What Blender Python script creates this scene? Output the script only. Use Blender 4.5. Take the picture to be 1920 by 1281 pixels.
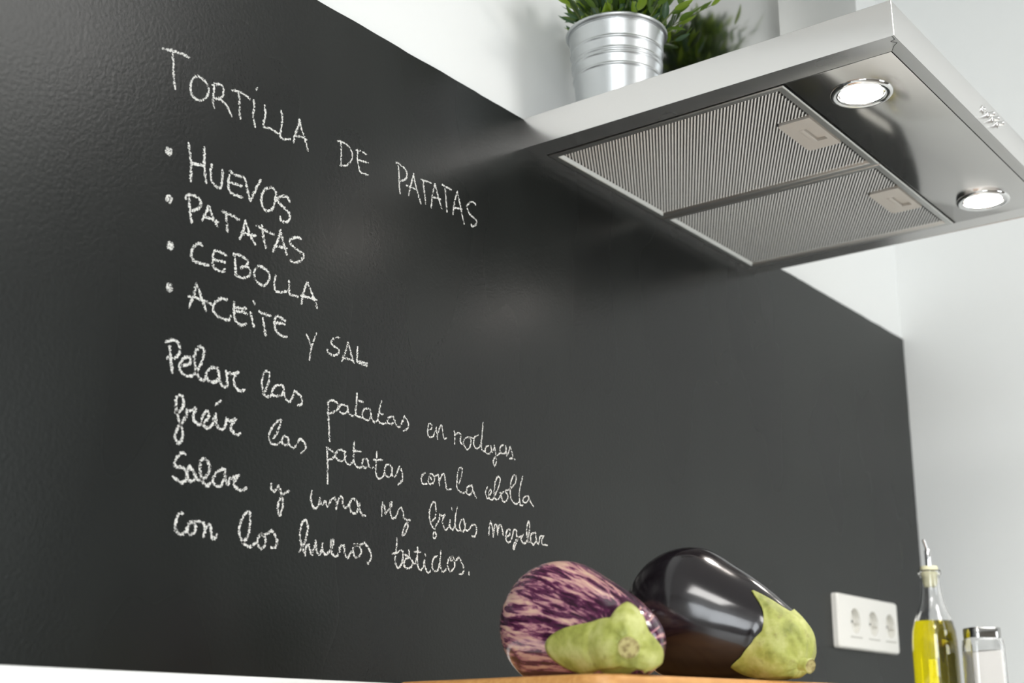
import bpy, bmesh, math, random
from mathutils import Vector, Matrix, noise as mnoise

for _o in list(bpy.data.objects):
    bpy.data.objects.remove(_o, do_unlink=True)
S = bpy.context.scene
COL = S.collection
PI = math.pi

# ------------------------------------------------------------------ camera
ZB = 1.60                      # height of the underside of the hood above the floor
cam_d = bpy.data.cameras.new('camera')
cam_d.sensor_width = 36.0
cam_d.lens = 2561.0 / 1920 * 36
cam_d.clip_start = 0.02
cam_d.dof.use_dof = True
cam_d.dof.focus_distance = 1.42
cam_d.dof.aperture_fstop = 5.6
cam = bpy.data.objects.new('camera', cam_d)
COL.objects.link(cam)
_yaw, _pitch, _roll = 0.6510335, 0.2806319, 0.0039962
_F = Vector((math.cos(_pitch) * math.cos(_yaw), math.cos(_pitch) * math.sin(_yaw), math.sin(_pitch)))
_r = _F.cross(Vector((0, 0, 1))).normalized()
_u = _r.cross(_F)
_R = math.cos(_roll) * _r + math.sin(_roll) * _u
_U = -math.sin(_roll) * _r + math.cos(_roll) * _u
M = Matrix((_R, _U, -_F)).transposed().to_4x4()
M.translation = Vector((-1.243875, -0.931995, ZB - 0.695808))
cam.matrix_world = M
S.camera = cam

# ------------------------------------------------------------------ world, lights, exposure
S.view_settings.view_transform = 'Standard'
S.view_settings.look = 'None'
S.view_settings.gamma = 1.0
S.view_settings.use_curve_mapping = False
S.view_settings.exposure = 0.02

W = bpy.data.worlds.new('world')
S.world = W
W.use_nodes = True
W.node_tree.nodes['Background'].inputs[0].default_value = (0.80, 0.90, 1.0, 1)
W.node_tree.nodes['Background'].inputs[1].default_value = 1.1

def area(name, loc, direction, sx, sy, power, colour=(1, 1, 1), spread=PI):
    l = bpy.data.lights.new(name, 'AREA')
    l.shape = 'RECTANGLE'; l.size = sx; l.size_y = sy
    l.energy = power; l.color = colour; l.spread = spread
    o = bpy.data.objects.new(name, l); COL.objects.link(o)
    o.location = loc
    o.rotation_euler = Vector(direction).to_track_quat('-Z', 'Y').to_euler()
    return o

XR, XL, YF, ZC = 1.2253, -3.3, -3.4, 2.62      # right wall, left wall, wall behind the camera, ceiling
# daylight through the two windows, and the flat ceiling lamp
area('window_daylight_left', (XL + 0.03, -2.30, 1.85), (1, 0.25, -0.05), 1.5, 1.3, 50, (0.93, 0.97, 1.0))
area('window_daylight_front', (0.55, YF + 0.03, 1.65), (0.0, 1, -0.05), 1.0, 1.1, 17, (0.95, 0.98, 1.0))
area('ceiling_panel_light', (0.25, -1.9, ZC - 0.055), (0, 0, -1), 0.7, 0.7, 20, (1.0, 0.98, 0.95))

area('ceiling_panel_light_left', (-1.75, -1.42, ZC - 0.055), (0, 0, -1), 0.7, 0.7, 17, (1.0, 0.98, 0.95))

# ------------------------------------------------------------------ helpers
def tag(o, label=None, cat=None, group=None, kind=None):
    if label: o['label'] = label
    if cat: o['category'] = cat
    if group: o['group'] = group
    if kind: o['kind'] = kind
    return o

def empty(name, loc, label, cat, rz=0.0, group=None):
    o = bpy.data.objects.new(name, None); COL.objects.link(o)
    o.empty_display_size = 0.02
    o.location = loc; o.rotation_euler = (0, 0, rz)
    return tag(o, label, cat, group)

def obj(name, bm, mat, parent=None, smooth=False, label=None, kind=None, world=True):
    """link a bmesh as one mesh object; coordinates are world coordinates unless world=False"""
    me = bpy.data.meshes.new(name)
    bmesh.ops.recalc_face_normals(bm, faces=bm.faces)
    bm.to_mesh(me); bm.free()
    if mat: me.materials.append(mat)
    if smooth:
        for p in me.polygons: p.use_smooth = True
        if smooth == 'auto':
            me.set_sharp_from_angle(angle=math.radians(38))
    o = bpy.data.objects.new(name, me); COL.objects.link(o)
    if parent is not None:
        o.parent = parent
        if world:
            o.matrix_parent_inverse = wm(parent).inverted()
    return tag(o, label, None, None, kind)

def wm(o):
    m = Matrix.LocRotScale(o.location, o.rotation_euler, o.scale)
    if o.parent: m = wm(o.parent) @ o.matrix_parent_inverse @ m
    return m

def add_box(bm, x0, x1, y0, y1, z0, z1, bev=0.0, seg=2):
    r = bmesh.ops.create_cube(bm, size=1.0)
    vs = r['verts']
    bmesh.ops.scale(bm, vec=(abs(x1 - x0), abs(y1 - y0), abs(z1 - z0)), verts=vs)
    bmesh.ops.translate(bm, vec=((x0 + x1) / 2, (y0 + y1) / 2, (z0 + z1) / 2), verts=vs)
    if bev > 0:
        es = list({e for v in vs for e in v.link_edges})
        bmesh.ops.bevel(bm, geom=es, offset=bev, segments=seg, profile=0.5, affect='EDGES')

def box(name, x0, x1, y0, y1, z0, z1, mat, parent=None, bev=0.0, **k):
    bm = bmesh.new(); add_box(bm, x0, x1, y0, y1, z0, z1, bev)
    return obj(name, bm, mat, parent, smooth='auto' if bev else False, **k)

def lathe(bm, prof, cx, cy, cz, n=48, axis=None, cap=False):
    """profile of (radius, height) turned about z (or about the given axis vector)"""
    q = Vector((0, 0, 1)).rotation_difference(Vector(axis).normalized()) if axis else None
    rings = []
    for r, h in prof:
        if r < 1e-6:
            v = Vector((0, 0, h))
            if q: v = q @ v
            rings.append([bm.verts.new(v + Vector((cx, cy, cz)))])
        else:
            ring = []
            for i in range(n):
                a = 2 * PI * i / n
                v = Vector((r * math.cos(a), r * math.sin(a), h))
                if q: v = q @ v
                ring.append(bm.verts.new(v + Vector((cx, cy, cz))))
            rings.append(ring)
    for A, B in zip(rings, rings[1:]):
        if len(A) == 1 and len(B) == 1: continue
        for i in range(n):
            j = (i + 1) % n
            if len(A) == 1: bm.faces.new((A[0], B[i], B[j]))
            elif len(B) == 1: bm.faces.new((A[i], A[j], B[0]))
            else: bm.faces.new((A[i], A[j], B[j], B[i]))
    if cap:
        for R_ in (rings[0], rings[-1]):
            if len(R_) > 1: bm.faces.new(R_)

def round_rect(x0, x1, y0, y1, r, n=8):
    pts = []
    for cx, cy, a0 in ((x1 - r, y1 - r, 0), (x0 + r, y1 - r, PI / 2), (x0 + r, y0 + r, PI), (x1 - r, y0 + r, 1.5 * PI)):
        for i in range(n + 1):
            a = a0 + PI / 2 * i / n
            pts.append((cx + r * math.cos(a), cy + r * math.sin(a)))
    return pts

def catmull(pts, step):
    """dense points along a smooth curve through pts (2-D)"""
    P = [Vector(p) for p in pts]
    if len(P) == 2:
        n = max(2, int((P[1] - P[0]).length / step) + 1)
        return [P[0].lerp(P[1], i / (n - 1)) for i in range(n)]
    closed = (P[0] - P[-1]).length < 1e-5
    Q = ([P[-2]] if closed else [P[0] * 2 - P[1]]) + P + ([P[1]] if closed else [P[-1] * 2 - P[-2]])
    out = []
    for i in range(1, len(Q) - 2):
        a, b, c, d = Q[i - 1:i + 3]
        n = max(2, int((c - b).length / step) + 1)
        for k in range(n):
            t = k / n
            out.append(0.5 * ((2 * b) + (c - a) * t + (2 * a - 5 * b + 4 * c - d) * t * t + (3 * b - a - 3 * c + d) * t ** 3))
    out.append(P[-1])
    return out

# ------------------------------------------------------------------ materials
def lin(c):
    return tuple(((v / 255) / 12.92 if v <= 10.3 else (((v / 255) + 0.055) / 1.055) ** 2.4) for v in c) + (1.0,)

class Mt:
    """small helper around one node material with a Principled shader"""
    def __init__(self, name, base=(0.8, 0.8, 0.8, 1), rough=0.5, metal=0.0, **inp):
        m = bpy.data.materials.new(name); m.use_nodes = True
        self.m = m; self.nt = m.node_tree; self.N = self.nt.nodes; self.L = self.nt.links
        self.b = self.N['Principled BSDF']
        self.b.inputs['Base Color'].default_value = base
        self.b.inputs['Roughness'].default_value = rough
        self.b.inputs['Metallic'].default_value = metal
        for k, v in inp.items():
            self.b.inputs[k.replace('_', ' ')].default_value = v
        self.tc = None
    def coord(self, kind='Object', scale=(1, 1, 1), rot=(0, 0, 0)):
        tc = self.N.new('ShaderNodeTexCoord'); mp = self.N.new('ShaderNodeMapping')
        mp.inputs['Scale'].default_value = scale; mp.inputs['Rotation'].default_value = rot
        self.L.new(tc.outputs[kind], mp.inputs[0]); return mp.outputs[0]
    def noise(self, vec, scale, detail=3, rough=0.5, dist=0.0):
        n = self.N.new('ShaderNodeTexNoise')
        n.inputs['Scale'].default_value = scale; n.inputs['Detail'].default_value = detail
        n.inputs['Roughness'].default_value = rough; n.inputs['Distortion'].default_value = dist
        self.L.new(vec, n.inputs['Vector']); return n.outputs['Fac']
    def ramp(self, fac, stops, interp='LINEAR'):
        r = self.N.new('ShaderNodeValToRGB'); r.color_ramp.interpolation = interp
        e = r.color_ramp.elements
        while len(e) < len(stops): e.new(0.5)
        for el, (p, c) in zip(e, stops):
            el.position = p; el.color = c if len(c) == 4 else tuple(c) + (1,)
        self.L.new(fac, r.inputs[0]); return r.outputs[0]
    def maprange(self, v, a, b, c, d):
        n = self.N.new('ShaderNodeMapRange')
        for i, x in enumerate((a, b, c, d)): n.inputs[i + 1].default_value = x
        self.L.new(v, n.inputs[0]); return n.outputs[0]
    def math(self, op, a, b=None):
        n = self.N.new('ShaderNodeMath'); n.operation = op
        for i, x in enumerate((a, b)):
            if x is None: continue
            if isinstance(x, (int, float)): n.inputs[i].default_value = x
            else: self.L.new(x, n.inputs[i])
        return n.outputs[0]
    def mix(self, fac, a, b):
        n = self.N.new('ShaderNodeMix'); n.data_type = 'RGBA'
        if isinstance(fac, (int, float)): n.inputs[0].default_value = fac
        else: self.L.new(fac, n.inputs[0])
        for sock, x in ((n.inputs[6], a), (n.inputs[7], b)):
            if isinstance(x, tuple): sock.default_value = x
            else: self.L.new(x, sock)
        return n.outputs[2]
    def bump(self, h, strength, dist=0.001):
        n = self.N.new('ShaderNodeBump'); n.inputs['Strength'].default_value = strength
        n.inputs['Distance'].default_value = dist
        self.L.new(h, n.inputs['Height']); self.L.new(n.outputs[0], self.b.inputs['Normal'])
        return n
    def set(self, inp, out): self.L.new(out, self.b.inputs[inp])

# white painted wall
t = Mt('white_wall_paint', lin((236, 238, 237)), 0.6)
c = t.coord('Object'); t.bump(t.noise(c, 160, 3), 0.12, 0.001)
M_WALL = t.m
t = Mt('ceiling_paint', lin((238, 238, 236)), 0.8); M_CEIL = t.m
M_TAUPE = Mt('dim_room_taupe', lin((112, 106, 98)), 0.6).m  # dimness of the unseen room put into the colour, for darker blackboard reflections
t = Mt('grey_floor_tile', lin((150, 146, 140)), 0.35)
c = t.coord('Object'); t.set('Base Color', t.ramp(t.noise(c, 6, 5), [(0.3, lin((138, 134, 128))), (0.7, lin((165, 160, 152)))]))
M_FLOOR = t.m
# blackboard paint: charcoal, satin, orange-peel relief, wiped chalk haze
t = Mt('blackboard_paint', lin((52, 53, 52)), 0.4)
c = t.coord('Object')
haze = t.noise(t.coord('Object', (1.0, 1.0, 0.45)), 5.0, 2, 0.5, 0.0)
t.set('Base Color', t.ramp(haze, [(0.12, lin((17, 18, 18))), (0.88, lin((35, 38, 36)))]))
t.set('Roughness', t.maprange(haze, 0.1, 0.9, 0.23, 0.32))
t.bump(t.noise(c, 260, 3, 0.5), 0.20, 0.0009)
t.b.inputs['Specular IOR Level'].default_value = 0.24
M_BOARD = t.m
# chalk: broken strokes where the stick skipped over the relief
t = Mt('white_chalk', lin((226, 226, 222)), 0.95)
c = t.coord('Object')
n1 = t.noise(c, 850, 2, 0.6)
n2 = t.noise(c, 330, 2, 0.5)
uv = t.N.new('ShaderNodeUVMap'); sx = t.N.new('ShaderNodeSeparateXYZ'); t.L.new(uv.outputs[0], sx.inputs[0])
edge = t.math('POWER', t.math('ABSOLUTE', t.math('SUBTRACT', sx.outputs[1], 0.5)), 2.0)   # 0 centre .. .25 edge
v = t.math('SUBTRACT', t.math('ADD', t.math('MULTIPLY', n1, 0.8), t.math('MULTIPLY', n2, 0.45)), t.math('MULTIPLY', edge, 0.85))
t.set('Alpha', t.maprange(v, 0.535, 0.59, 0.0, 1.0))
t.set('Base Color', t.ramp(n1, [(0.3, lin((196, 196, 192))), (0.7, lin((236, 236, 232)))]))
t.bump(n1, 0.6, 0.0006)
M_CHALK = t.m
# steel
def steel(name, base, rough, scale, amp, bumpk, smear=0.08):
    t = Mt(name, base, rough, 1.0)
    g = t.noise(t.coord('Object', scale), 60, 3, 0.6)
    s = t.noise(t.coord('Object'), 9, 2, 0.5, 0.0)
    t.set('Roughness', t.math('ADD', t.maprange(g, 0.3, 0.7, rough - amp, rough + amp), t.maprange(s, 0.1, 0.9, -smear * 0.5, smear)))
    return t.m
M_STEEL = steel('brushed_steel', (0.70, 0.69, 0.68, 1), 0.25, (1, 1, 18), 0.0, 0.0, 0.04)
M_STEEL_UND = steel('polished_steel', (0.50, 0.49, 0.475, 1), 0.11, (1, 14, 1), 0.0, 0.0, 0.05)
M_STEEL_CH = steel('chimney_steel', (0.42, 0.42, 0.41, 1), 0.13, (14, 14, 0.6), 0.0, 0.0, 0.03)
M_ALU = Mt('filter_aluminium', (0.60, 0.60, 0.585, 1), 0.33, 1.0).m
M_ALU_MESH = Mt('filter_mesh_aluminium', (0.57, 0.575, 0.57, 1), 0.38, 1.0).m
M_ALU_DARK = Mt('filter_depth_shade', (0.035, 0.035, 0.034, 1), 0.6, 0.3).m  # shade behind the mesh put into a near-black colour
M_LATCH = Mt('satin_latch_metal', lin((212, 207, 200)), 0.5, 0.0).m
M_CHROME = Mt('chrome', (0.78, 0.78, 0.78, 1), 0.06, 1.0).m
M_DARK = Mt('dark_gap', (0.012, 0.012, 0.012, 1), 0.6).m
t = Mt('lit_lamp_glass', (0.9, 0.9, 0.9, 1), 0.3)
t.b.inputs['Emission Color'].default_value = (1.0, 0.93, 0.86, 1); t.b.inputs['Emission Strength'].default_value = 45
M_LAMP = t.m
t = Mt('ceiling_lamp_diffuser', (0.9, 0.9, 0.9, 1), 0.5)
t.b.inputs['Emission Color'].default_value = (1.0, 0.98, 0.95, 1); t.b.inputs['Emission Strength'].default_value = 4.0
M_DIFF = t.m
t = Mt('galvanised_zinc', (0.52, 0.54, 0.55, 1), 0.26, 1.0)
g = t.noise(t.coord('Object', (1, 1, 3)), 90, 3)
t.set('Roughness', t.maprange(g, 0.3, 0.7, 0.34, 0.40))
M_ZINC = t.m
M_WHITE = Mt('white_plastic', lin((236, 234, 228)), 0.35).m
M_WHITE2 = Mt('white_socket_plastic', lin((226, 224, 217)), 0.4).m
t = Mt('white_worktop', lin((236, 237, 235)), 0.3); M_TOP = t.m
M_CAB = Mt('white_lacquer', lin((232, 232, 230)), 0.35).m
# wood
t = Mt('bamboo_board', lin((214, 160, 96)), 0.45)
g = t.noise(t.coord('Object', (2.5, 60, 60)), 3, 4, 0.6)
g2 = t.noise(t.coord('Object', (22, 1, 1)), 2, 1)
t.set('Base Color', t.mix(t.maprange(g2, 0.4, 0.6, 0, 0.35), t.ramp(g, [(0.3, lin((192, 134, 72))), (0.65, lin((214, 160, 96)))]), lin((176, 118, 62))))
M_WOOD = t.m
WORDS = [
 ('TORTILLA', 'first word of the chalk heading', 2.6, [[-5463,15026,-5356,15050,-5244,15065,-5162,15064],[-5359,15060,-5336,14943,-5320,14819,-5292,14694],[-5053,14920,-5106,14863,-5124,14778,-5099,14712,-5046,14686,-4982,14700,-4929,14757,-4909,14831,-4934,14888,-4988,14916,-5053,14920],[-4852,14927,-4848,14833,-4849,14744,-4829,14685],[-4869,14903,-4806,14936,-4750,14940,-4733,14890,-4744,14830,-4813,14780],[-4833,14783,-4774,14793,-4699,14774,-4649,14726,-4618,14677],[-4630,14945,-4552,14962,-4476,14958,-4401,14942],[-4549,14963,-4531,14868,-4526,14768,-4508,14696],[-4354,14947,-4345,14872,-4351,14778,-4316,14680],[-4335,15068,-4319,15092],[-4212,14947,-4198,14859,-4215,14738,-4200,14721,-4122,14732,-4021,14720],[-3995,14973,-3975,14898,-3981,14779,-3994,14710,-3953,14687,-3853,14719],[-3748,14978,-3750,14913,-3798,14777,-3807,14703],[-3744,14980,-3716,14901,-3664,14802,-3609,14683],[-3804,14769,-3724,14798,-3634,14796]]),
 ('DE', 'second word of the chalk heading', 2.2, [[-3201,14937,-3145,14950,-3048,14940,-2981,14890,-2985,14798,-3059,14714,-3146,14684],[-3150,14948,-3139,14834,-3136,14692],[-2920,14935,-2860,14950,-2765,14944],[-2902,14947,-2897,14840,-2873,14758,-2840,14713,-2726,14720],[-2885,14833,-2817,14846,-2733,14858]]),
 ('PATATAS', 'last word of the chalk heading', 2.4, [[-2301,15005,-2256,15016,-2149,14985,-2114,14932,-2144,14869,-2240,14813],[-2263,14981,-2246,14881,-2238,14767,-2218,14678],[-2007,14977,-2030,14896,-2059,14803,-2080,14702],[-2016,14974,-1988,14898,-1943,14794,-1874,14665],[-2122,14803,-2026,14808,-1976,14807],[-1881,14955,-1805,14959,-1714,14966],[-1855,14954,-1826,14833,-1796,14694],[-1642,14984,-1682,14856,-1705,14675],[-1642,14984,-1595,14861,-1522,14725],[-1692,14805,-1620,14819,-1542,14827],[-1525,15011,-1451,15005,-1358,15005],[-1472,15004,-1456,14882,-1429,14712],[-1251,15016,-1297,14885,-1328,14717],[-1251,15016,-1207,14889,-1168,14779,-1124,14664],[-1312,14801,-1250,14814,-1169,14828],[-921,14963,-953,14983,-1026,14954,-1075,14895,-1061,14850,-1014,14809,-931,14786,-893,14754,-929,14700,-984,14677,-994,14696]]),
 ('HUEVOS', 'chalk capitals, first ingredient', 3.0, [[-5095,14225,-5068,14112,-5045,14020,-5041,13873],[-4912,14248,-4906,14147,-4890,14029,-4863,13916],[-5047,14051,-4972,14057,-4893,14073],[-4812,14112,-4816,14032,-4801,13959,-4746,13921,-4692,13922,-4678,14000,-4680,14102],[-4592,14121,-4514,14110,-4424,14120],[-4593,14080,-4602,13992,-4576,13921,-4512,13908,-4422,13915],[-4597,14011,-4521,14019,-4438,14024],[-4405,14115,-4375,14034,-4340,13953,-4319,13914],[-4319,13914,-4268,14034,-4203,14166],[-4100,14119,-4162,14064,-4184,13969,-4157,13897,-4097,13879,-4035,13924,-4012,14014,-4003,14098,-4042,14132,-4100,14119],[-3821,14063,-3853,14100,-3920,14090,-3984,14040,-3959,14007,-3875,13975,-3812,13936,-3815,13871,-3866,13838,-3926,13842,-3928,13871]]),
 ('PATATAS', 'chalk capitals, second ingredient', 3.0, [[-5080,13690,-5067,13725,-5017,13746,-4944,13739,-4904,13703,-4929,13645,-4997,13597],[-5039,13703,-5026,13598,-4994,13483],[-4821,13696,-4836,13636,-4875,13542],[-4808,13700,-4769,13625,-4695,13539],[-4845,13584,-4766,13587,-4692,13584],[-4654,13700,-4551,13698,-4446,13683],[-4602,13705,-4592,13613,-4571,13525],[-4367,13694,-4384,13609,-4418,13498],[-4367,13694,-4313,13597,-4228,13496],[-4395,13561,-4318,13573,-4227,13587],[-4225,13690,-4112,13675,-4002,13668],[-4158,13713,-4136,13616,-4095,13505],[-3919,13740,-3935,13654,-4000,13496],[-3919,13740,-3874,13626,-3824,13513],[-3987,13558,-3914,13565,-3825,13576],[-3646,13726,-3700,13730,-3766,13693,-3785,13646,-3723,13612,-3638,13590,-3595,13573,-3625,13512,-3691,13470,-3766,13466]]),
 ('CEBOLLA', 'chalk capitals, third ingredient', 2.8, [[-4857,13301,-4894,13314,-4947,13269,-4973,13197,-4954,13145,-4892,13127,-4765,13140],[-4569,13290,-4641,13302,-4713,13290,-4725,13228,-4719,13158,-4677,13123,-4597,13127,-4573,13152],[-4720,13205,-4648,13216,-4583,13220],[-4484,13333,-4460,13267,-4442,13128],[-4484,13333,-4406,13337,-4329,13322,-4311,13279,-4389,13215],[-4390,13227,-4308,13250,-4272,13217,-4287,13165,-4352,13129,-4442,13128],[-4189,13289,-4222,13225,-4202,13158,-4154,13128,-4084,13129,-4034,13191,-4030,13247,-4080,13289,-4159,13300,-4200,13274],[-3952,13265,-3959,13187,-3941,13111,-3862,13120,-3784,13147],[-3775,13255,-3767,13188,-3758,13129,-3645,13133],[-3533,13320,-3568,13216,-3595,13074],[-3533,13320,-3459,13207,-3380,13082],[-3605,13150,-3506,13159,-3392,13161]]),
 ('ACEITE', 'chalk capitals, fourth ingredient', 3.0, [[-4889,12930,-4909,12839,-4952,12690],[-4888,12925,-4831,12825,-4761,12709],[-4967,12789,-4856,12795,-4714,12785],[-4530,12873,-4590,12866,-4652,12824,-4685,12758,-4657,12707,-4575,12680,-4489,12690,-4474,12729],[-4441,12869,-4433,12774,-4409,12704,-4347,12672,-4281,12699],[-4433,12822,-4367,12832,-4293,12845],[-4423,12794,-4349,12801,-4274,12802],[-4233,12824,-4213,12758,-4187,12693],[-4206,12939,-4189,12919],[-4129,12860,-4079,12851,-3986,12850],[-4076,12806,-4058,12724,-4033,12648],[-3801,12810,-3833,12814,-3934,12790],[-3799,12847,-3861,12866,-3916,12861,-3931,12791,-3906,12724,-3849,12695,-3766,12694]]),
 ('Y', 'single chalk capital letter between oil and salt', 2.2, [[-3507,12782,-3471,12729,-3434,12675],[-3376,12823,-3427,12689,-3454,12535]]),
 ('SAL', 'small chalk capitals at the right of the fourth ingredient', 2.4, [[-3053,12851,-3113,12839,-3166,12787,-3143,12754,-3059,12729,-3070,12682,-3137,12652,-3210,12670,-3212,12698],[-2930,12835,-2960,12733,-3011,12620],[-2930,12835,-2880,12725,-2836,12639],[-2999,12660,-2929,12663,-2850,12661],[-2790,12816,-2791,12719,-2779,12658,-2643,12651],[-2770,12670,-2644,12677]]),
 ('Pelar', 'cursive chalk word starting the instructions', 3.1, [[-5179,12317,-5122,12347,-5063,12349,-5023,12309,-5024,12249,-5067,12200,-5148,12178],[-5137,12293,-5114,12190,-5084,12060],[-4997,12147,-4938,12162,-4893,12199,-4901,12232,-4950,12228,-4994,12187,-5010,12134,-4992,12089,-4941,12066,-4893,12069,-4841,12102,-4782,12194,-4754,12300,-4758,12349,-4802,12359,-4841,12315,-4858,12247,-4833,12153,-4791,12083,-4740,12065,-4699,12102],[-4595,12209,-4657,12196,-4704,12151,-4705,12100,-4672,12072,-4610,12075,-4563,12120,-4568,12180,-4595,12209],[-4583,12207,-4565,12150,-4533,12071,-4481,12056,-4461,12091,-4483,12203],[-4486,12192,-4415,12192,-4337,12221],[-4337,12221,-4378,12179,-4383,12117,-4347,12068,-4300,12054,-4252,12072]]),
 ('las', 'cursive chalk word after Pelar', 2.6, [[-4030,12086,-3987,12146,-3960,12236,-3964,12298,-4002,12305,-4036,12261,-4046,12176,-4024,12097,-3975,12066,-3915,12088],[-3769,12180,-3799,12214,-3867,12192,-3912,12141,-3909,12100,-3860,12094,-3793,12117,-3768,12170],[-3777,12200,-3759,12130,-3728,12083,-3685,12075,-3653,12119,-3629,12192],[-3629,12192,-3570,12167,-3525,12123,-3536,12073,-3578,12057]]),
 ('patatas', 'cursive chalk word in the first instruction line', 2.3, [[-3175,12178,-3168,12058,-3151,11928,-3134,11785],[-3182,12149,-3157,12188,-3083,12195,-3035,12164,-3051,12114,-3131,12065,-3186,12058],[-2922,12179,-2998,12178,-3023,12126,-2993,12091,-2928,12103,-2892,12151],[-2904,12183,-2891,12124,-2832,12094,-2785,12116],[-2778,12344,-2778,12241,-2787,12143,-2756,12101,-2688,12100],[-2783,12261,-2686,12266],[-2605,12212,-2663,12194,-2689,12134,-2658,12092,-2590,12098,-2553,12160],[-2576,12211,-2552,12132,-2510,12087,-2472,12112],[-2411,12326,-2438,12237,-2458,12122,-2401,12093,-2331,12110],[-2446,12194,-2385,12191],[-2233,12198,-2303,12171,-2311,12121,-2250,12115,-2201,12162],[-2223,12200,-2200,12141,-2137,12103,-2097,12152,-2059,12238],[-2059,12238,-1994,12178,-1996,12114,-2063,12078]]),
 ('en', 'short cursive chalk word before rodajas', 1.9, [[-1672,12150,-1619,12181,-1620,12224,-1664,12224,-1683,12148,-1659,12087,-1594,12098,-1553,12171,-1543,12216],[-1543,12216,-1530,12146,-1517,12082],[-1522,12118,-1487,12211,-1455,12247,-1430,12163,-1407,12108,-1367,12118]]),
 ('rodajas.', 'cursive chalk word ending the first instruction line', 2.1, [[-1240,12218,-1228,12154,-1230,12080],[-1233,12175,-1183,12206,-1126,12201,-1135,12125,-1100,12094],[-998,12194,-1056,12169,-1077,12105,-1018,12053,-961,12095,-951,12172,-998,12194,-893,12197],[-822,12247,-881,12214,-903,12135,-855,12090,-785,12132,-762,12219],[-737,12406,-751,12282,-761,12113,-712,12076],[-617,12160,-677,12142,-693,12079,-628,12067,-580,12113],[-593,12164,-568,12092,-532,12151],[-532,12182,-507,12094,-494,12005,-522,11943,-547,11997,-506,12056,-421,12108],[-348,12221,-422,12177,-409,12118,-334,12123,-303,12190],[-323,12217,-297,12098,-235,12216],[-235,12216,-197,12145,-191,12092,-247,12075],[-159,12086,-146,12079]]),
 ('freír', 'cursive chalk word starting the second instruction line', 3.1, [[-5020,11720,-4961,11745,-4940,11807,-4954,11868,-4996,11874,-5024,11830,-5015,11754,-4985,11683,-4942,11604,-4923,11531,-4936,11476,-4976,11461,-5003,11498,-4987,11577,-4939,11643,-4892,11719],[-4892,11719,-4897,11769,-4848,11766,-4797,11801],[-4802,11797,-4821,11733,-4811,11686,-4760,11661,-4701,11686,-4651,11745,-4660,11787,-4691,11786,-4717,11732,-4712,11674,-4667,11645,-4613,11673,-4573,11789],[-4573,11789,-4568,11730,-4539,11676,-4494,11664,-4458,11695,-4443,11773],[-4580,11869,-4527,11919],[-4443,11773,-4405,11750,-4331,11788],[-4331,11788,-4378,11725,-4380,11675,-4320,11645,-4270,11664]]),
 ('las', 'cursive chalk word after freír', 2.5, [[-3872,11682,-3823,11753,-3783,11874,-3830,11855,-3893,11781,-3924,11704,-3904,11646,-3835,11632,-3769,11669],[-3682,11725,-3738,11726,-3763,11680,-3733,11649,-3685,11662,-3675,11716],[-3675,11716,-3664,11666,-3607,11639,-3567,11682,-3536,11740],[-3536,11740,-3478,11724,-3449,11681,-3465,11636,-3506,11607]]),
 ('patatas', 'cursive chalk word in the second instruction line', 2.3, [[-3166,11714,-3146,11533,-3137,11365],[-3176,11719,-3082,11688,-3044,11668,-3088,11621,-3150,11598],[-2907,11717,-2991,11723,-3044,11668,-3014,11620,-2939,11625,-2901,11678],[-2922,11714,-2902,11624,-2844,11600,-2799,11641],[-2790,11837,-2794,11722,-2779,11630,-2730,11591,-2663,11601],[-2804,11747,-2690,11752],[-2600,11699,-2657,11677,-2664,11621,-2615,11602,-2568,11636],[-2590,11694,-2567,11623,-2498,11620],[-2457,11790,-2465,11666,-2467,11584,-2425,11522,-2366,11545,-2339,11590],[-2502,11701,-2374,11721],[-2263,11691,-2322,11668,-2339,11603,-2297,11562,-2238,11584,-2220,11649,-2263,11691],[-2242,11687,-2218,11594,-2177,11580,-2110,11694],[-2110,11694,-2066,11631,-2064,11562,-2123,11501]]),
 ('con', 'cursive chalk word before la cebolla', 2.2, [[-1705,11688,-1753,11657,-1766,11606,-1739,11567,-1675,11576],[-1635,11675,-1655,11622,-1633,11583,-1568,11606,-1553,11665,-1604,11694,-1635,11675,-1602,11630],[-1559,11665,-1495,11703,-1482,11647,-1469,11585],[-1477,11619,-1440,11697,-1396,11725,-1372,11635,-1347,11566,-1270,11577]]),
 ('la', 'short cursive chalk word before cebolla', 2.2, [[-1147,11653,-1104,11747,-1094,11822,-1133,11833,-1173,11766,-1181,11648,-1169,11591,-1077,11561,-1020,11590],[-918,11671,-998,11638,-1008,11570,-951,11564,-905,11629],[-929,11669,-893,11601,-845,11541]]),
 ('cebolla', 'cramped cursive chalk word ending the second instruction line', 2.2, [[-647,11688,-682,11630,-657,11567,-609,11566],[-621,11594,-574,11646,-598,11665,-629,11623,-609,11566,-549,11567,-454,11708,-418,11804,-455,11836,-503,11776,-526,11637,-501,11573,-440,11589,-404,11647,-429,11658],[-343,11685,-392,11641,-367,11569,-305,11577,-273,11642,-318,11689,-244,11722,-144,11798,-119,11878,-157,11896,-207,11835,-232,11709,-206,11605,-118,11572,-42,11612],[3,11904,-43,11781,-63,11671,-42,11574,9,11573],[111,11695,34,11669,9,11619,73,11612,132,11667],[111,11695,163,11624,215,11585]]),
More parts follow.
